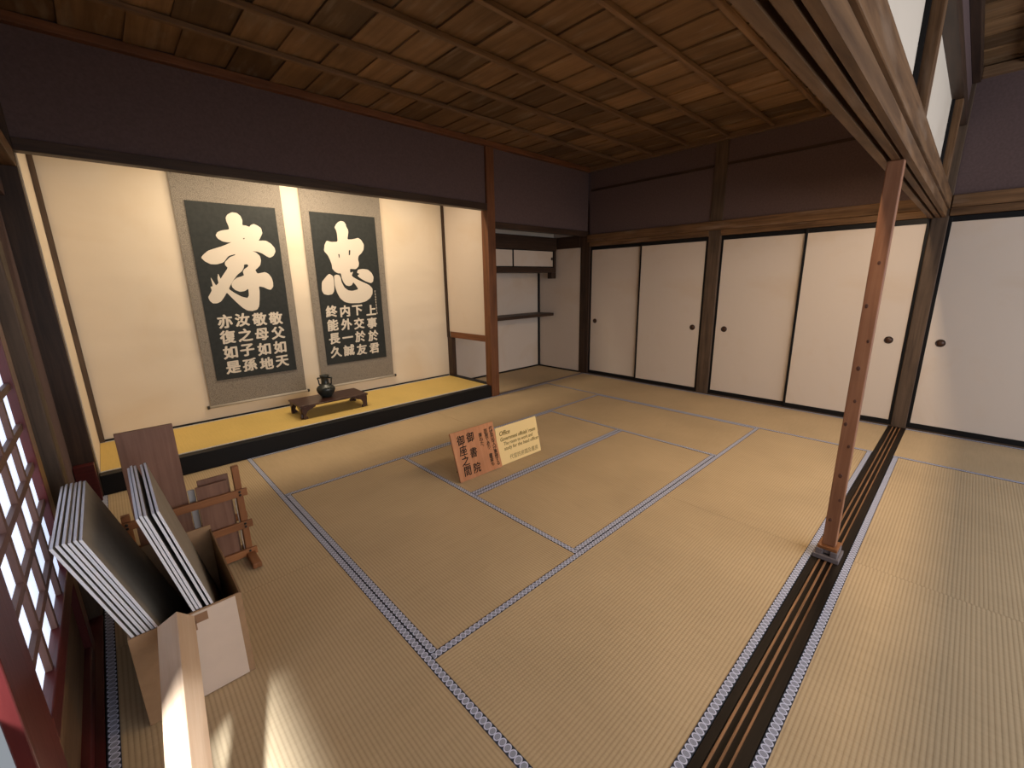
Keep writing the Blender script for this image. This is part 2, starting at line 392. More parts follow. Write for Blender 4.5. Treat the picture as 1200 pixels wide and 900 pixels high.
def poly_shape(loops, extrude):
    cu = bpy.data.curves.new('brush', 'CURVE'); cu.dimensions = '2D'; cu.fill_mode = 'BOTH'; cu.extrude = extrude
    for lp in loops:
        p = [Vector((a/1000, b/1000)) for a, b in lp]
        q = []
        for k in range(len(p)):                        # one corner-cutting pass rounds the traced outline
            a, b = p[k], p[(k+1) % len(p)]
            q += [a*.86+b*.14, a*.14+b*.86]
        sp = cu.splines.new('POLY'); sp.points.add(len(q)-1); sp.use_cyclic_u = True
        for pt, c in zip(sp.points, q): pt.co = (c.x, c.y, 0, 1)
    return curve_mesh(cu)

# ------------------------------------------------------------------ the setting
XW = 5.423; YA = 4.077
struct('floor', B(-0.34, 5.6, -2.7, 5.2, -0.16, -0.055), 'subfloor')

# ceiling of the front room: lapped boards between battens
YB = [0.36, 0.82, 1.265, 1.705, 2.15, 2.60, 3.075, 3.53, 4.05]
mb = MB()
for j in range(len(YB)-1):
    x = -0.36+random.uniform(-0.25, 0)
    while x < 5.45:
        w = random.uniform(0.26, 0.31)
        x1 = min(x+w, 5.47); x0 = max(x, -0.36)
        M = Matrix.Translation((x0, 0, 3.0)) @ Matrix.Rotation(-0.045, 4, 'Y')
        mb.box(-0.004, x1-x0-0.004, YB[j], YB[j+1], 0, 0.012, M, grain=1)
        x += w
struct('ceiling', mb, 'wood_ceiling')
struct('ceiling_upper', B(-0.4, 5.6, 0.3, 4.2, 3.03, 3.08), 'subfloor')
for k, y in enumerate(YB[1:-1]):
    struct('trim_%d' % (k+1), B(-0.33, 5.43, y-0.017, y+0.017, 2.968, 3.001), 'wood_batten', bevel=0.004)
struct('trim_8', B(-0.33, 5.43, 4.035, 4.10, 2.945, 3.0), 'wood_red', bevel=0.004)
struct('trim_9', B(5.375, 5.44, 0.30, 4.034, 2.95, 3.005), 'wood_batten', bevel=0.004)

# ceiling of the near room
mb = MB(); yb2 = [-2.7, -2.2, -1.75, -1.3, -0.85, -0.4, 0.05, 0.30]
for j in range(len(yb2)-1):
    x = -0.36+random.uniform(-0.25, 0)
    while x < 5.45:
        w = random.uniform(0.26, 0.31); x1 = min(x+w, 5.47); x0 = max(x, -0.36)
        M = Matrix.Translation((x0, 0, 3.03)) @ Matrix.Rotation(-0.045, 4, 'Y')
        mb.box(-0.004, x1-x0-0.004, yb2[j], yb2[j+1], 0, 0.012, M, grain=1); x += w
struct('ceiling_near', mb, 'wood_ceiling')
struct('ceiling_near_upper', B(-0.4, 5.6, -2.7, 0.3, 3.07, 3.10), 'subfloor')
for k, y in enumerate((-0.42, 0.0)):
    struct('trim_%d' % (10+k), B(-0.33, 5.43, y-0.017, y+0.017, 2.99, 3.03), 'wood_batten', bevel=0.004)
struct('trim_12', B(5.375, 5.44, -2.7, 0.225, 2.955, 3.025), 'wood_batten', bevel=0.004)

# right wall (sliding doors) and its timbers
struct('wall_right', B(5.50, 5.60, -2.7, 5.2, -0.055, 3.08), 'plaster')
struct('wall_right_upper', B(5.435, 5.50, -2.7, 4.05, 2.0, 3.03), 'plaster')
struct('trim_13', B(5.423, 5.49, 4.03, 4.20, 0, 2.10), 'wood_dark', bevel=0.006)
struct('trim_14', B(5.418, 5.50, 2.144, 2.287, 0, 2.95), 'wood_post', bevel=0.006)
struct('trim_15', B(5.418, 5.50, 0.247, 0.357, 0, 2.97), 'wood_post', bevel=0.006)
struct('trim_16', MB().box(5.395, 5.435, 0.36, 4.06, 1.992, 2.092, grain=1).box(5.408, 5.49, 0.357, 2.144, 1.928, 1.99, grain=1).box(5.408, 5.49, 2.287, 4.03, 1.928, 1.99, grain=1), 'wood_old', bevel=0.004)
struct('trim_17', MB().box(5.395, 5.435, -2.7, 0.245, 1.992, 2.092, grain=1).box(5.408, 5.49, -2.7, 0.247, 1.928, 1.99, grain=1), 'wood_old', bevel=0.004)
struct('trim_18', MB().box(5.424, 5.44, 0.36, 2.143, 2.685, 2.715).box(5.424, 5.44, 2.288, 4.03, 2.685, 2.715), 'wood_dark')
mb = MB()
for a, b in ((2.29, 4.03), (0.36, 2.14), (-2.7, 0.245)):
    mb.box(5.423, 5.50, a, b, -0.05, 0.004, grain=1)
    for xx in (5.427, 5.452, 5.478): mb.box(xx, xx+0.006, a, b, 0.004, 0.012, grain=1)
struct('trim_19', mb, 'wood_post')

def fusuma(n, y0, y1, x0, hy, label):
    o = struct('door_%d' % n, B(x0+0.004, x0+0.018, y0+0.02, y1-0.02, 0.05, 1.89), 'fusuma', label, 'sliding door')
    f = MB()
    f.box(x0, x0+0.022, y0, y0+0.024, 0.014, 1.925).box(x0, x0+0.022, y1-0.024, y1, 0.014, 1.925)
    f.box(x0, x0+0.022, y0+0.024, y1-0.024, 0.014, 0.062).box(x0, x0+0.022, y0+0.024, y1-0.024, 1.878, 1.925)
    obj('frame', f, 'lacquer', o, 0.002)
    M = Matrix.Translation((x0+0.004, hy, 0.836)) @ Matrix.Rotation(-math.pi/2, 4, 'Y')
    h = MB().lathe([(0.026, -0.003), (0.026, 0.001), (0.030, 0.0035), (0.034, 0.003), (0.035, -0.001), (0.035, -0.003)], M=M)
    hd = obj('door_pull', h, 'handle_rim', o)
    obj('pull_dish', MB().lathe([(0.001, 0.0005), (0.027, 0.0012), (0.027, -0.002), (0.001, -0.002)], M=M), 'handle', hd)
    return o
fusuma(1, 3.165, 4.03, 5.453, 3.928, 'pale paper sliding door nearest the alcove corner, pull at its left edge')
fusuma(2, 2.287, 3.195, 5.426, 2.40, 'pale paper sliding door left of the middle post, pull at its right edge')
fusuma(3, 1.265, 2.144, 5.453, 2.022, 'pale paper sliding door right of the middle post, pull at its left edge')
fusuma(4, 0.357, 1.295, 5.426, 0.49, 'pale paper sliding door partly behind the red-brown pole')
fusuma(5, -0.70, 0.247, 5.440, 0.134, 'pale paper sliding door at the right edge, beyond the dividing beam')
fusuma(6, -1.65, -0.71, 5.440, -1.55, 'pale paper sliding door right of the one by the beam')

# dividing beam between the rooms: grooved lintel, rail, small panels, upper rail
prof = [(0.375, 1.92), (0.346, 1.92), (0.346, 1.945), (0.327, 1.945), (0.327, 1.92), (0.301, 1.92), (0.301, 1.945), (0.289, 1.945), (0.289, 1.92), (0.266, 1.92), (0.266, 1.985), (0.375, 1.985)]
mb = MB(); n = len(prof)
xa, xb = -0.33, 5.418
for k in range(n):
    a, b = prof[k], prof[(k+1) % n]
    l = math.hypot(a[0]-b[0], a[1]-b[1])
    u0 = sum(math.hypot(prof[q][0]-prof[q+1][0], prof[q][1]-prof[q+1][1]) for q in range(k))
    mb.face([(xa, *a), (xb, *a), (xb, *b), (xa, *b)], [(u0, xa), (u0, xb), (u0+l, xb), (u0+l, xa)])
mb.face([(xa, *p) for p in prof], [p for p in prof]); mb.face([(xb, *p) for p in reversed(prof)], [p for p in prof])
struct('beam_lintel', mb, 'wood_old')
struct('beam_rail', MB().box(-0.33, 5.42, 0.252, 0.375, 1.987, 2.092, grain=0), 'wood_old', bevel=0.004)
struct('wall_between', B(-0.33, 5.42, 0.318, 0.335, 2.092, 2.64), 'cream_plaster')
for k, x in enumerate((0.68, 2.64, 4.59)):
    struct('trim_%d' % (20+k), B(x, x+0.075, 0.258, 0.318, 2.092, 2.63), 'wood_old', bevel=0.004)
    struct('trim_%d' % (24+k), B(x-0.02, x, 0.300, 0.318, 2.092, 2.63), 'lacquer')
struct('trim_28', B(-0.33, 5.42, 0.255, 0.36, 2.63, 2.71, grain=0), 'wood_dark', bevel=0.004)
struct('wall_between_upper', B(-0.33, 5.42, 0.275, 0.345, 2.71, 3.03), 'plaster')
struct('trim_29', B(-0.33, 5.42, 0.225, 0.275, 2.93, 3.02, grain=0), 'wood_dark', bevel=0.004)

# threshold below the beam: dark sill with three worn ridges
mb = MB().box(-0.33, 5.42, 0.2435, 0.3725, -0.05, -0.008, grain=0)
for a, b in ((0.345, 0.3725), (0.2435, 0.279)): mb.box(-0.33, 5.42, a, b, -0.008, 0.001, grain=0)
o = struct('threshold', mb, 'wood_sill')
for y in (0.337, 0.310, 0.283):
    obj('ridge', B(-0.33, 5.42, y-0.004, y+0.004, -0.008, 0.000, grain=0), 'wood_rib', o, 0.001)

# back wall: alcove opening, lintel, pillars
struct('wall_back', MB().box(-0.33, 3.47, 4.09, 4.14, 2.33, 3.03).box(3.59, 5.44, 4.09, 4.14, 2.14, 3.03), 'plaster')
struct('trim_30', B(-0.22, 3.47, 4.06, 4.15, 2.264, 2.335, grain=0), 'wood_dark', bevel=0.003)
struct('trim_31', B(3.59, 5.43, 4.065, 4.15, 2.075, 2.145, grain=0), 'wood_dark', bevel=0.003)
struct('trim_32', B(3.47, 3.592, 4.062, 4.18, 0, 2.95), 'wood_red', bevel=0.006)
struct('trim_33', B(-0.345, -0.22, 4.06, 4.17, 0, 2.95), 'wood_dark', bevel=0.004)

# picture alcove shell
struct('alcove_base', MB().box(-0.22, 3.47, 4.078, 4.155, 0, 0.148, grain=0), 'lacquer', bevel=0.004)
struct('alcove_subfloor', B(-0.22, 3.56, 4.156, 5.03, -0.05, 0.128), 'subfloor')
struct('wall_alcove_back', B(-0.30, 3.56, 5.03, 5.08, -0.05, 2.9), 'alcove_paper')
struct('wall_alcove_left', B(-0.30, -0.215, 4.17, 5.03, -0.05, 2.9), 'alcove_paper')
struct('ceiling_alcove', B(-0.30, 3.56, 4.14, 5.08, 2.75, 2.80), 'wood_dark')
struct('trim_34', B(-0.214, -0.180, 4.995, 5.029, 0.15, 2.75), 'wood_post')
struct('trim_35', B(-0.18, 3.47, 5.015, 5.03, 0.145, 0.165, grain=0), 'lacquer')
struct('wall_alcove_right', B(3.50, 3.53, 4.18, 5.03, 0.78, 2.75), 'fusuma')
struct('trim_36', B(3.488, 3.54, 4.18, 4.95, 0.70, 0.78, grain=1), 'wood_red', bevel=0.003)
struct('trim_37', MB().box(3.488, 3.55, 4.93, 5.03, 0.128, 0.70).box(3.480, 3.50, 4.985, 5.028, 0.70, 2.75), 'wood_dark')
struct('trim_38', B(3.47, 3.56, 4.16, 5.03, 0.128, 0.152, grain=1), 'lacquer')

# shelf alcove shell
struct('wall_shelf_back', B(3.56, 5.44, 5.08, 5.13, -0.05, 2.6), 'fusuma')
struct('wall_shelf_right', B(5.43, 5.50, 4.20, 5.08, -0.05, 2.6), 'fusuma')
struct('ceiling_shelf_alcove', B(3.53, 5.44, 4.14, 5.13, 2.55, 2.60), 'wood_dark')
struct('trim_39', B(5.405, 5.43, 5.050, 5.079, 0.005, 1.57), 'lacquer')
struct('baseboard_back', MB().box(3.56, 5.405, 5.068, 5.08, 0.0, 0.022), 'lacquer')
struct('baseboard_right', MB().box(5.418, 5.43, 4.20, 5.05, 0.0, 0.022), 'lacquer')
struct('trim_40', MB().box(5.405, 5.43, 4.20, 4.66, 1.925, 2.10, grain=1), 'wood_dark')
struct('trim_41', B(3.592, 5.423, 4.080, 4.128, -0.05, 0.006, grain=0), 'grey_block', bevel=0.003)

# left wall: shoji window, post, upper wall, opening by the camera
struct('wall_left', MB().box(-0.38, -0.30, -2.7, 4.09, 2.0, 3.08).box(-0.40, -0.335, 2.62, 4.06, -0.05, 2.0).box(-0.38, -0.30, -2.7, 0.30, 0.46, 2.0).box(-0.38, -0.30, 0.30, 1.185, 0.95, 2.0), 'plaster')  # last box: unseen wall piece added low over the opening to cut side daylight
struct('trim_42', B(-0.32, -0.222, 1.0, 4.06, 2.17, 2.27, grain=1), 'wood_old', bevel=0.003)
struct('trim_43', B(-0.34, -0.240, -2.7, 2.5, 1.92, 2.0, grain=1), 'wood_dark')
struct('trim_44', B(-0.36, -0.238, 2.50, 2.62, 0, 2.17), 'wood_post', bevel=0.006)
struct('trim_45', B(-0.34, -0.238, -2.7, 2.5, -0.05, 0.004, grain=1), 'shoji_red')
struct('trim_46', B(-0.33, -0.285, 2.30, 2.50, 0.004, 1.92), 'wood_dark')
win = MB().box(-0.290, -0.262, 1.19, 1.388, 0.006, 1.90).box(-0.302, -0.262, 2.205, 2.295, 0.006, 1.90)
win.box(-0.302, -0.262, 1.388, 2.205, 0.355, 0.43, grain=1).box(-0.302, -0.262, 1.388, 2.205, 1.84, 1.90, grain=1).box(-0.302, -0.262, 1.388, 2.205, 0.006, 0.06, grain=1)
w = struct('window_1', win, 'shoji_red', 'dark red lattice paper screen at the left edge, glowing with daylight', 'paper screen', 0.003)
lat = MB()
for y in (1.595, 1.803, 2.008): lat.box(-0.285, -0.271, y-0.013, y+0.013, 0.43, 1.84)
z = 0.43+0.125
while z < 1.82: lat.box(-0.2848, -0.2715, 1.388, 2.205, z-0.012, z+0.012, grain=1); z += 0.1445
obj('lattice', lat, 'shoji_bar', w, 0.001)
obj('paper', B(-0.290, -0.286, 1.388, 2.205, 0.43, 1.84), 'window', w)
obj('kick_board', B(-0.296, -0.284, 1.388, 2.205, 0.06, 0.355, grain=1), 'wood_batten', w)
struct('window_2', MB().box(-0.318, -0.3035, 1.33, 1.48, 0.006, 1.90), 'shoji_red', 'dark red stile of the second paper screen at the left edge', 'paper screen', 0.003)
struct('window_3', MB().box(-0.335, -0.315, -2.6, 1.185, 0.006, 0.64, grain=1).box(-0.345, -0.308, -2.6, 1.185, 0.64, 0.665, grain=1), 'shoji_red')  # unseen kick board and sill, made taller to block daylight passing under the timber
mb = MB()
for k in range(14): mb.box(-2.4, -0.36, -2.4+k*0.28, -2.4+k*0.28+0.272, -0.10, -0.05, grain=0)
struct('floor_veranda', mb, 'deck')

# ------------------------------------------------------------------ tatami mats
HW = 0.033
def mat(x0, x1, y0, y1, along, label, rush='tatami', z=0.0, heri='heri', hw=HW, name='tatami_mat', sides=(1, 1)):
    g = 0.001
    x0 += g; x1 -= g; y0 += g; y1 -= g
    t = thing(name, ((x0+x1)/2, (y0+y1)/2, z-0.05), label, 'floor mat', 'tatami mats of the two rooms' if name == 'tatami_mat' and z < 0.01 else None)
    mb = MB().box(x0, x1, y0, y1, z-0.05 if z < .05 else z-0.012, z, grain=0 if along == 'x' else 1, uvo=(random.uniform(0, 9), random.uniform(0, 9)))
    obj('rush_surface', mb, rush, t)
    for s in (0, 1):
        if not sides[s]: continue
        h = MB()
        if along == 'x':
            a = y0 if s == 0 else y1-hw; b = a+hw
            P = [(x0, a), (x1, a), (x1, b), (x0, b)]; U = [(0, x0/hw), (0, x1/hw), (1, x1/hw), (1, x0/hw)]
        else:
            a = x0 if s == 0 else x1-hw; b = a+hw
            P = [(a, y0), (b, y0), (b, y1), (a, y1)]; U = [(0, y0/hw), (1, y0/hw), (1, y1/hw), (0, y1/hw)]
        zt = z+0.0018
        h.face([(*p, zt) for p in P], U)
        for k in range(4):
            p, q = P[k], P[(k+1) % 4]
            h.face([(*p, zt), (*p, z-0.004), (*q, z-0.004), (*q, zt)], [U[k], U[k], U[(k+1) % 4], U[(k+1) % 4]])
        obj('cloth_border', h, heri, t)
    return t
XL, XA, XB, XC, XD = -0.235, 0.7146, 1.672, 3.5, 4.481
Y0, YR, Y1, Y2, Y3 = 0.374, 0.2416, 1.27, 2.191, 3.118
mat(XL, XA, 2.205, YA, 'y', 'straw mat beside the picture alcove, under the wooden rack')
mat(XL, XA, Y0, 2.205, 'y', 'straw mat under the cardboard box and leaning timber')
mat(XA, 2.585, Y3, YA, 'x', 'straw mat along the black edge of the picture alcove')
mat(2.585, XD, Y3, YA, 'x', 'straw mat in front of the shelf alcove and the red-brown pillar')
mat(XA, XB, Y1, Y3, 'y', 'straw mat lying crosswise just left of the two signs')
mat(XB, XC, Y2, Y3, 'x', 'straw mat the wooden sign and yellow card stand on')
mat(XB, XC, Y1, Y2, 'x', 'straw mat in the middle, in front of the two signs')
mat(XC, XD, Y1, Y3, 'y', 'straw mat lying crosswise right of the two signs, short of the door row')
mat(XA, 2.588, Y0, Y1, 'x', 'straw mat at the bottom centre, left of the dark threshold')
mat(2.588, XD, Y0, Y1, 'x', 'straw mat behind the foot of the red-brown pole')
mat(XD, XW, 2.236, YA, 'y', 'straw mat before the two doors left of the middle post')
mat(XD, XW, Y0, 2.236, 'y', 'straw mat before the two doors right of the middle post')
mat(2.612, XD, -0.71, YR, 'x', 'straw mat right of the threshold, far half beyond the seam')
mat(0.70, 2.612, -0.71, YR, 'x', 'straw mat at the bottom right corner, right of the threshold')
mat(XD, XW, -1.67, YR, 'y', 'straw mat before the door at the right edge')
mat(XL, 0.70, -1.67, YR, 'y', 'straw mat beyond the near end of the threshold, left of the bottom right mat')
mat(3.56, 5.418, 4.13, 5.066, 'x', 'straw mat on the floor of the shelf alcove', sides=(0, 0))
t = mat(-0.214, 3.47, 4.157, 5.014, 'x', 'long yellow straw mat on the raised floor of the picture alcove', 'tatami_yellow', 0.148, 'heri_small', 0.022, 'alcove_mat')
t['category'] = 'floor mat'

# ------------------------------------------------------------------ hanging scrolls
def scroll(x0, x1, fx0, fx1, cols, glyph, label, extra=None):
    t = thing('hanging_scroll', ((x0+x1)/2, 5.02, 0.27), label, 'hanging scroll', 'calligraphy scrolls in the alcove')
    mb = MB(); nz = 24; zs = [0.30+(2.66-0.30)*k/nz for k in range(nz+1)]
    for k in range(nz):
        def yy(z): return 5.004+0.003*math.sin(z*4+x0)
        a, b = zs[k], zs[k+1]
        for y_off, rev in ((0, False), (0.004, True)):
            q = [(x0, yy(a)+y_off, a), (x1, yy(a)+y_off, a), (x1, yy(b)+y_off, b), (x0, yy(b)+y_off, b)]
            mb.face(q if not rev else q[::-1], None, 0, True)
        for xx in (x0, x1):
            mb.face([(xx, yy(a), a), (xx, yy(a)+.004, a), (xx, yy(b)+.004, b), (xx, yy(b), b)])
    obj('mounting_cloth', mb, 'brocade', t)
    obj('ink_field', B(fx0, fx1, 4.996, 5.0005, 0.546, 2.211), 'ink_field', t)
    big = MB(); add_mesh(big, poly_shape(glyph, 0.0005), Matrix.Translation((0, 4.9952, 0)) @ Matrix.Rotation(math.pi/2, 4, 'X'))
    obj('large_character', big, 'white_ink', t)
    for (cx, zt, zb, s) in cols:
        c = MB()
        for k, ch in enumerate(s):
            zz = zt+(zb-zt)*k/(len(s)-1)
            M = Matrix.Translation((cx, 4.9952, zz)) @ Matrix.Rotation(math.pi/2, 4, 'X') @ Matrix.Rotation(0.04, 4, 'Z')
            put_char(c, ch, 0.134, M, 0.0048, 0.08, 0.97)
        obj('small_characters', c, 'white_ink', t)
    if extra:
        c = MB(); cx, zt, zb, m = extra; rnd = random.Random(3)
        for k in range(m):
            zz = zt+(zb-zt)*k/(m-1)
            for q in range(3): c.box(cx-0.009+rnd.uniform(0, .004), cx+0.009-rnd.uniform(0, .005), 4.9945, 4.996, zz-0.010+q*0.008, zz-0.0065+q*0.008)
            dx = rnd.uniform(-.005, .005); c.box(cx+dx-0.0018, cx+dx+0.0018, 4.9945, 4.996, zz-0.013, zz+0.011)
        obj('signature_column', c, 'white_ink', t)
    M = Matrix.Translation((x0-0.012, 5.004, 0.290)) @ Matrix.Rotation(math.pi/2, 4, 'Y')
    obj('roller', MB().lathe([(0.013, 0), (0.013, x1-x0+0.024)], M=M, n=16), 'roller', t)
    for xe in (x0-0.032, x1+0.010):
        M = Matrix.Translation((xe, 5.004, 0.290)) @ Matrix.Rotation(math.pi/2, 4, 'Y')
        obj('roller_knob', MB().lathe([(0.014, 0), (0.017, 0.003), (0.017, 0.019), (0.014, 0.022)], M=M, n=16), 'black_end', t)
    M = Matrix.Translation((x0-0.01, 5.010, 2.665)) @ Matrix.Rotation(math.pi/2, 4, 'Y')
    obj('top_rod', MB().lathe([(0.009, 0), (0.009, x1-x0+0.02)], M=M, n=12), 'wood_dark', t)
    return t
scroll(0.617, 1.518, 0.702, 1.445, [(1.308, 1.116, 0.660, '敬父如天'), (1.157, 1.117, 0.655, '敬母如地'), (1.004, 1.122, 0.665, '汝之子孫'), (0.855, 1.117, 0.660, '亦復如是')], KO,
       'left hanging scroll, large pale character for filial piety on black, grey brocade mount')
scroll(1.697, 2.600, 1.777, 2.518, [(2.366, 1.140, 0.676, '上事於君'), (2.202, 1.148, 0.680, '下交於友'), (2.049, 1.146, 0.688, '内外一誠'), (1.892, 1.152, 0.686, '終能長久')], CHU,
       'right hanging scroll, large pale character for loyalty on black, beside the bronze vase', (2.442, 1.36, 1.10, 9))

# ------------------------------------------------------------------ low table and vase
t = thing('low_table', (1.59, 4.54, 0.148), 'low dark wooden display table with curled feet on the yellow alcove mat', 'low table')
TX0, TX1, TY0, TY1, TZ = 1.24, 1.945, 4.365, 4.725, 0.292
obj('table_top', MB().box(TX0, TX1, TY0, TY1, TZ-0.018, TZ, grain=0), 'wood_table', t, 0.004)
zt, zf = TZ-0.018, 0.149
def lp(L_):
    h = zt-zf
    return [(0, 0), (L_, 0), (L_*.97, -.12*h), (L_*.80, -.17*h), (L_*.72, -.25*h), (L_*.50, -.30*h), (L_*.36, -.42*h), (L_*.27, -.60*h), (L_*.25, -.74*h), (L_*.38, -.86*h), (L_*.36, -1.0*h), (L_*.08, -1.0*h), (L_*.02, -.85*h), (L_*.06, -.6*h), (L_*-.03, -.35*h), (L_*-.04, -.12*h)]
for sx in (0, 1):
    for sy in (0, 1):
        m = MB()
        cx = TX0+0.02 if sx == 0 else TX1-0.02; dx = 1 if sx == 0 else -1
        cy = TY0+0.018 if sy == 0 else TY1-0.018; dy = 1 if sy == 0 else -1
        p = [(cx+dx*a, zt+b) for a, b in lp(0.135)]
        m.prism(p, 1, cy-0.012, cy+0.012)
        p = [(cy+dy*a, zt+b) for a, b in lp(0.10)]
        m.prism(p, 0, cx-0.012, cx+0.012)
        obj('leg', m, 'wood_table', t, 0.003)
t = thing('vase', (1.575, 4.555, TZ), 'small dark bronze two-handled vase on the low display table', 'vase')
vp = [(0.040, 0.0), (0.050, 0.004), (0.052, 0.010), (0.060, 0.020), (0.083, 0.050), (0.092, 0.078), (0.090, 0.098), (0.074, 0.118), (0.050, 0.132), (0.040, 0.142), (0.036, 0.165), (0.036, 0.200), (0.041, 0.212), (0.047, 0.220), (0.047, 0.234), (0.040, 0.236), (0.034, 0.228), (0.030, 0.205), (0.028, 0.15), (0.002, 0.148)]
obj('body', MB().lathe(vp, (1.575, 4.555, TZ+0.0005), n=40), 'vase', t)
for s in (-1, 1):
    q = [(0.036, 0.205), (0.052, 0.204), (0.064, 0.206), (0.071, 0.200), (0.066, 0.190), (0.063, 0.170), (0.062, 0.150), (0.058, 0.136), (0.046, 0.134)]
    pts = [(1.575+s*a*0.85, 4.555-s*a*0.5, TZ+b) for a, b in q]
    obj('handle', MB().tube(pts, [0.007, 0.008, 0.009, 0.008, 0.007, 0.0065, 0.007, 0.008, 0.009]), 'vase', t)

# ------------------------------------------------------------------ signs on the mat
def frame(o, u, w):
    u = Vector(u).normalized(); w = Vector(w).normalized(); n = u.cross(w).normalized()
    M = Matrix((u, w, n)).transposed().to_4x4(); M.translation = Vector(o); return M
F1 = frame((1.700, 2.380, 0.001), (1, -0.012, 0), (0, 0.112, 0.355))
F1.translation.z = 0.008
t = thing('wooden_sign', (1.905, 2.40, 0), 'reddish wooden sign with black brush writing, leaning on the straw mat', 'sign')
WS, HS = 0.412, 0.372
obj('board', MB().box(0, WS, 0, HS, -0.014, 0, F1, grain=1), 'wood_sign', t, 0.002)
def vtext(chars, u, v0, v1, size, bold, wide=1.0):
    m = MB()
    for k, ch in enumerate(chars):
        v = v0+(v1-v0)*k/max(1, len(chars)-1)
        du = dv = 0.0
        if ch in '、。': du, dv = size*0.28, size*0.28
        put_char(m, ch, size*(0.55 if ch in '、。' else 1), F1 @ Matrix.Translation((WS*u+du, HS*(1-v)+dv, 0.0006)), bold, 0.1, wide)
    return m
obj('title_writing', vtext('御座之間', 0.200, 0.19, 0.82, 0.080, 0.0013, .90), 'ink', t)
obj('title_writing', vtext('御書院', 0.415, 0.18, 0.82, 0.080, 0.0013, .90), 'ink', t)
obj('note_writing', vtext('兼ねた。', 0.645, 0.20, 0.47, 0.037, 0.0007), 'ink', t)
obj('note_writing', vtext('部屋であり、書斎も', 0.785, 0.15, 0.86, 0.037, 0.0007), 'ink', t)
obj('note_writing', vtext('代官所役人が事務する', 0.915, 0.13, 0.89, 0.037, 0.0007), 'ink', t)
for u in (0.09, 0.31):
    p = F1 @ Vector((u, 0.22, -0.016)); obj('prop', MB().tube([p, (p.x, p.y+0.085, 0.009)], 0.006, 8), 'wood_dark', t)
F2 = frame((2.118, 2.394, 0.001), (1, -0.010, 0), (0.04, 0.108, 0.286))
F2.translation.z = 0.005
WC, HC = 0.462, 0.305
t = thing('information_card', (2.35, 2.41, 0), 'yellow English information card standing beside the wooden sign', 'sign')
obj('card', MB().box(-0.01, WC, 0, HC, -0.005, 0, F2), 'card', t, 0.001)
def htext(s, u, v, size, bold, shear, target=None):
    me = text_mesh(s, size, bold, shear, False); m = MB()
    xs = [q.co.x for q in me.vertices]; wdt = max(xs)-min(xs)
    k = (target/wdt) if target else 1
    add_mesh(m, me, F2 @ Matrix.Translation((u, v, 0.0006)) @ Matrix.Diagonal((k, 1, 1, 1)))
    return m
obj('heading', htext('Office', 0.022, HC*0.765, 0.050, 0.0010, 0.25, 0.115), 'ink_soft', t)
obj('heading', htext("Government officials' room", 0.025, HC*0.615, 0.043, 0.0008, 0.25, 0.405), 'ink_soft', t)
obj('note', htext('The room to work and', 0.055, HC*0.485, 0.040, 0.0004, 0.1, 0.335), 'ink_soft', t)
obj('note', htext('study for the head officer', 0.055, HC*0.355, 0.040, 0.0004, 0.1, 0.40), 'ink_soft', t)
obj('caption', htext('代官的房間及書房', 0.10, HC*0.085, 0.043, 0.0003, 0.0, 0.33), 'ink_grey', t)
p = F2 @ Vector((0.40, 0.19, -0.006))
obj('prop', MB().tube([p, (p.x+0.02, p.y+0.075, 0.009)], 0.006, 8), 'wood_dark', t)
obj('clip', MB().box(WC-0.03, WC+0.012, 0.13, 0.165, -0.014, -0.006, F2), 'wood_dark', t)

# ------------------------------------------------------------------ pole under the beam
t = thing('support_pole', (2.565, 0.315, 0.0), 'reddish wooden pole with dark knots wedged upright between threshold and beam', 'pole')
obj('shaft', B(2.545, 2.592, 0.285, 0.343, 0.074, 1.9195, grain=2), 'wood_pole', t, 0.004)
obj('foot_plate', B(2.512, 2.640, 0.258, 0.372, 0.0015, 0.026, grain=1), 'grey_block', t, 0.003)
mb = MB().prism([(2.522, 0.026), (2.632, 0.026), (2.632, 0.056), (2.522, 0.056)], 1, 0.268, 0.300).prism([(2.522, 0.026), (2.632, 0.026), (2.632, 0.056), (2.522, 0.056)], 1, 0.330, 0.362)
mb.box(2.530, 2.632, 0.300, 0.330, 0.034, 0.056)
obj('foot_block', mb, 'grey_block', t, 0.003)
obj('wedge', MB().box(2.526, 2.626, 0.272, 0.358, 0.056, 0.074, grain=0), 'wood_orange', t, 0.003)
for yy, zz, r in ((0.325, 0.22, .007), (0.300, 0.34, .006), (0.315, 0.47, .008), (0.303, 0.63, .006), (0.330, 0.74, .007), (0.31, 0.86, .006), (0.318, 1.02, .008), (0.30, 1.15, .006), (0.328, 1.31, .007), (0.31, 1.5, .006)):
    M = Matrix.Translation((2.5452, yy, zz)) @ Matrix.Rotation(-math.pi/2, 4, 'Y') @ Matrix.Diagonal((1.5, 1, 1, 1))
    obj('knot', MB().lathe([(r, -0.002), (r, 0.0006), (r*.5, 0.001)], M=M, n=12), 'knot', t)

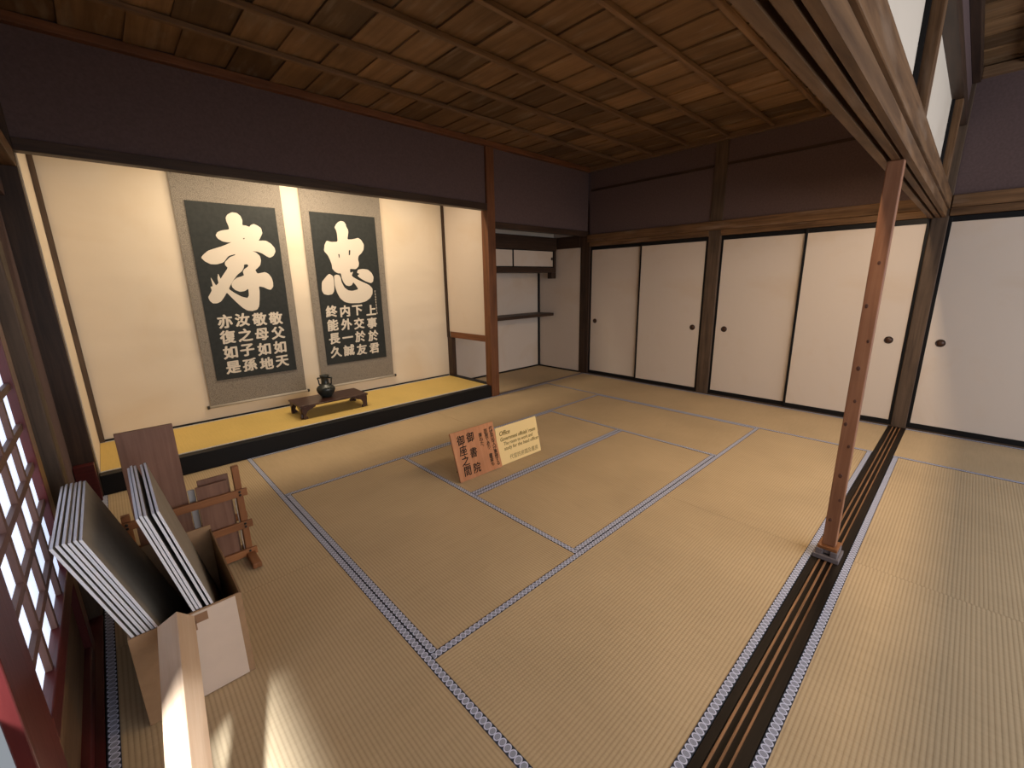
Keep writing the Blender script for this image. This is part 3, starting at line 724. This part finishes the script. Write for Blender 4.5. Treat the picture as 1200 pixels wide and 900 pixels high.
# ------------------------------------------------------------------ shelf alcove furniture
t = thing('wall_cabinet', (4.5, 4.88, 1.57), 'dark-framed wall cabinet with small pale sliding doors high in the shelf alcove', 'cabinet')
CX0, CX1 = 3.562, 5.404
mb = MB().box(CX0, CX1, 4.672, 5.079, 1.572, 1.650, grain=0).box(CX0, CX1, 4.665, 4.76, 1.905, 2.10, grain=0)
mb.box(5.36, 5.404, 4.672, 4.74, 1.650, 1.905, grain=2)
obj('case', mb, 'wood_dark', t, 0.003)
obj('end_post', B(5.300, 5.404, 4.672, 4.76, 1.478, 1.5715, grain=2), 'wood_dark', t, 0.004)
obj('upper_panel', B(CX0, CX1, 4.72, 4.735, 2.10, 2.54), 'cream_plaster', t)
for a, b, hy, y in ((CX0, 4.49, 3.62, 4.705), (4.475, 5.36, 5.325, 4.69)):
    d = obj('door', B(a+.012, b-.012, y+0.002, y+0.010, 1.662, 1.893), 'fusuma', t)
    f = MB().box(a, a+.014, y, y+.012, 1.652, 1.904).box(b-.014, b, y, y+.012, 1.652, 1.904).box(a+.014, b-.014, y, y+.012, 1.652, 1.664).box(a+.014, b-.014, y, y+.012, 1.892, 1.904)
    obj('door_frame', f, 'lacquer', d)
    M = Matrix.Translation((hy, y+0.002, 1.782)) @ Matrix.Rotation(math.pi/2, 4, 'X')
    obj('door_pull', MB().lathe([(0.022, -0.002), (0.024, 0.002), (0.016, 0.003), (0.002, 0.0015)], M=M, n=18), 'handle_rim', d)
t = tag(obj('wall_shelf', B(3.562, 5.404, 4.715, 5.079, 0.885, 0.930, grain=0), 'wood_dark', None, 0.004), 'dark wooden shelf board crossing the shelf alcove below the wall cabinet', 'shelf')

# ------------------------------------------------------------------ cardboard box with grey boards
BX0, BX1, BY0, BY1, BH = -0.125, 0.192, 1.690, 2.285, 0.35
t = thing('cardboard_box', ((BX0+BX1)/2, (BY0+BY1)/2, 0.002), 'open brown cardboard box holding grey boards beside the paper screen', 'box')
w_ = 0.006
mb = MB().box(BX0, BX1, BY0, BY0+w_, 0.002, BH).box(BX0, BX1, BY1-w_, BY1, 0.002, BH+0.02).box(BX0, BX0+w_, BY0+w_, BY1-w_, 0.002, BH).box(BX1-w_, BX1, BY0+w_, BY1-w_, 0.002, BH).box(BX0+w_, BX1-w_, BY0+w_, BY1-w_, 0.002, 0.008)
obj('case', mb, 'cardboard', t)
obj('paper_sheet', B(0.020, 0.172, BY0-0.0025, BY0-0.0005, 0.006, BH-0.004), 'box_sheet', t)
obj('tape', MB().box(0.035, 0.085, BY0-0.004, BY0-0.0028, BH-0.045, BH-0.012).box(0.02, 0.05, BY0-0.004, BY0-0.0028, BH-0.07, BH-0.03), 'box_tape', t)
def foam(xt, zt, slope, y0, y1, label, group):
    th = math.atan(slope); zb = 0.016; ln = (zt-zb)/math.cos(th)
    M = Matrix.Translation((xt, 0, zt)) @ Matrix.Rotation(-th, 4, 'Y')
    o = obj('grey_board', MB().box(-0.0075, 0, y0, y1, -ln, 0, M, mi=(0, 1, 1)), ['foam_face', 'foam_edge'])
    tag(o, label, 'board', group)
A = [(-0.222, .728, .302, 1.700), (-0.2095, .732, .300, 1.703), (-0.196, .733, .300, 1.699), (-0.1845, .730, .300, 1.701), (-0.173, .731, .300, 1.704), (-0.161, .729, .299, 1.700)]
LA = ['leftmost grey board of the left stack, nearest the paper screen', 'second grey board from the left in the left stack', 'third grey board from the left in the left stack',
      'third grey board from the right in the left stack', 'second grey board from the right in the left stack', 'rightmost grey board of the left stack, its broad dark face showing']
for (x, z, s, y), l in zip(A, LA): foam(x, z, s, y, y+0.552, l, 'grey boards of the left stack')
Bs = [(-0.031, .742, .218, 1.700), (-0.0215, .748, .218, 1.703), (-0.0105, .745, .217, 1.701), (0.009, .744, .217, 1.702), (0.021, .748, .217, 1.699)]
LB = ['leftmost grey board of the right stack in the box', 'second grey board from the left in the right stack', 'middle grey board of the right stack, before its gap',
      'second grey board from the right in the right stack', 'rightmost grey board of the right stack, face towards the room']
for (x, z, s, y), l in zip(Bs, LB): foam(x, z, s, y, y+0.545, l, 'grey boards of the right stack')

# ------------------------------------------------------------------ leaning timber
ridge = Vector((0.006, 1.628, 0.420)); foot = Vector((-0.092, 0.62, 0.066))
d = (ridge-foot).normalized()
a38 = math.radians(38)
lft = Vector((-math.cos(a38), 0, -math.sin(a38))); lft = (lft-d*lft.dot(d)).normalized()
rgt = d.cross(lft).normalized()
if rgt.z > 0: rgt = -rgt
low = min((p.z for p in (foot, foot+lft*.07, foot+rgt*.07, foot+lft*.07+rgt*.07)))
foot = foot+d*((0.004-low)/d.z)                       # the lower end just rests on the mat
M = Matrix((lft, rgt, d)).transposed().to_4x4(); M.translation = foot
tag(obj('timber', MB().box(0, 0.07, 0, 0.07, 0, (ridge-foot).length, M, grain=2), 'wood_pale', None, 0.002), 'pale square timber leaning against the front of the cardboard box', 'timber')

# ------------------------------------------------------------------ wooden rack with boards behind the box
t = thing('wooden_rack', (0.14, 2.5, 0), 'orange-brown wooden rack with three rails and black bolts behind the cardboard box', 'rack')
RY = 2.515
for x in (-0.105, 0.345):
    obj('upright', B(x, x+0.032, RY, RY+0.03, 0.03, 0.532 if x > 0 else 0.43, grain=2), 'wood_orange', t, 0.003)
    obj('foot', MB().box(x-0.004, x+0.038, RY-0.15, RY+0.10, 0.004, 0.034, grain=1), 'wood_orange', t, 0.004)
for z in (0.385, 0.200, 0.035):
    r = obj('rail', B(-0.13, 0.395, RY-0.016, RY-0.001, z-0.02, z+0.02, grain=0), 'wood_orange', t, 0.002)
    for x in (-0.09, 0.36):
        for dz in (-0.009, 0.009):
            obj('bolt', MB().lathe([(0.006, 0), (0.006, 0.004), (0.003, 0.006)], M=Matrix.Translation((x, RY-0.0165, z+dz)) @ Matrix.Rotation(math.pi/2, 4, 'X'), n=10), 'bolt', r)
obj('rear_rail', B(-0.13, 0.395, RY+0.10, RY+0.115, 0.18, 0.22, grain=0), 'wood_orange', t, 0.002)
obj('cord', MB().tube([(0.338, RY-0.004, 0.37), (0.336, RY-0.006, 0.29), (0.338, RY-0.004, 0.22)], 0.002, 6).tube([(0.338, RY-0.004, 0.19), (0.336, RY-0.006, 0.12), (0.338, RY-0.004, 0.06)], 0.002, 6), 'light_grey', t)
def leanboard(name, x0, x1, y, z1, th, mat_, label, tilt=0.03):
    M = Matrix.Translation((0, y, 0.001)) @ Matrix.Rotation(-tilt, 4, 'X')
    tag(obj(name, MB().box(x0, x1, 0, th, 0, z1, M, grain=2), mat_, None, 0.002), label, 'board')
leanboard('tall_board', -0.061, 0.149, RY+0.036, 0.812, 0.016, 'wood_plank', 'tall dark brown board standing upright in the rack behind the grey boards', 0.0)
leanboard('panel_board', 0.182, 0.318, RY+0.005, 0.470, 0.014, 'wood_plank', 'short brown board in the rack, right of the tall dark board', 0.0)
leanboard('panel_board', 0.196, 0.330, RY+0.036, 0.492, 0.012, 'wood_plank', 'short brown board at the very back of the rack, its top edge just showing', 0.0)
leanboard('pale_board', 0.152, 0.181, RY+0.036, 0.455, 0.012, 'light_grey', 'narrow pale grey board between the two brown boards in the rack', 0.0)

tag(obj('red_board', B(-0.332, -0.226, 3.985, 4.055, 0.001, 0.272, grain=0), 'shoji_red', None, 0.003), 'low dark red wooden board at the foot of the left alcove pillar', 'board')
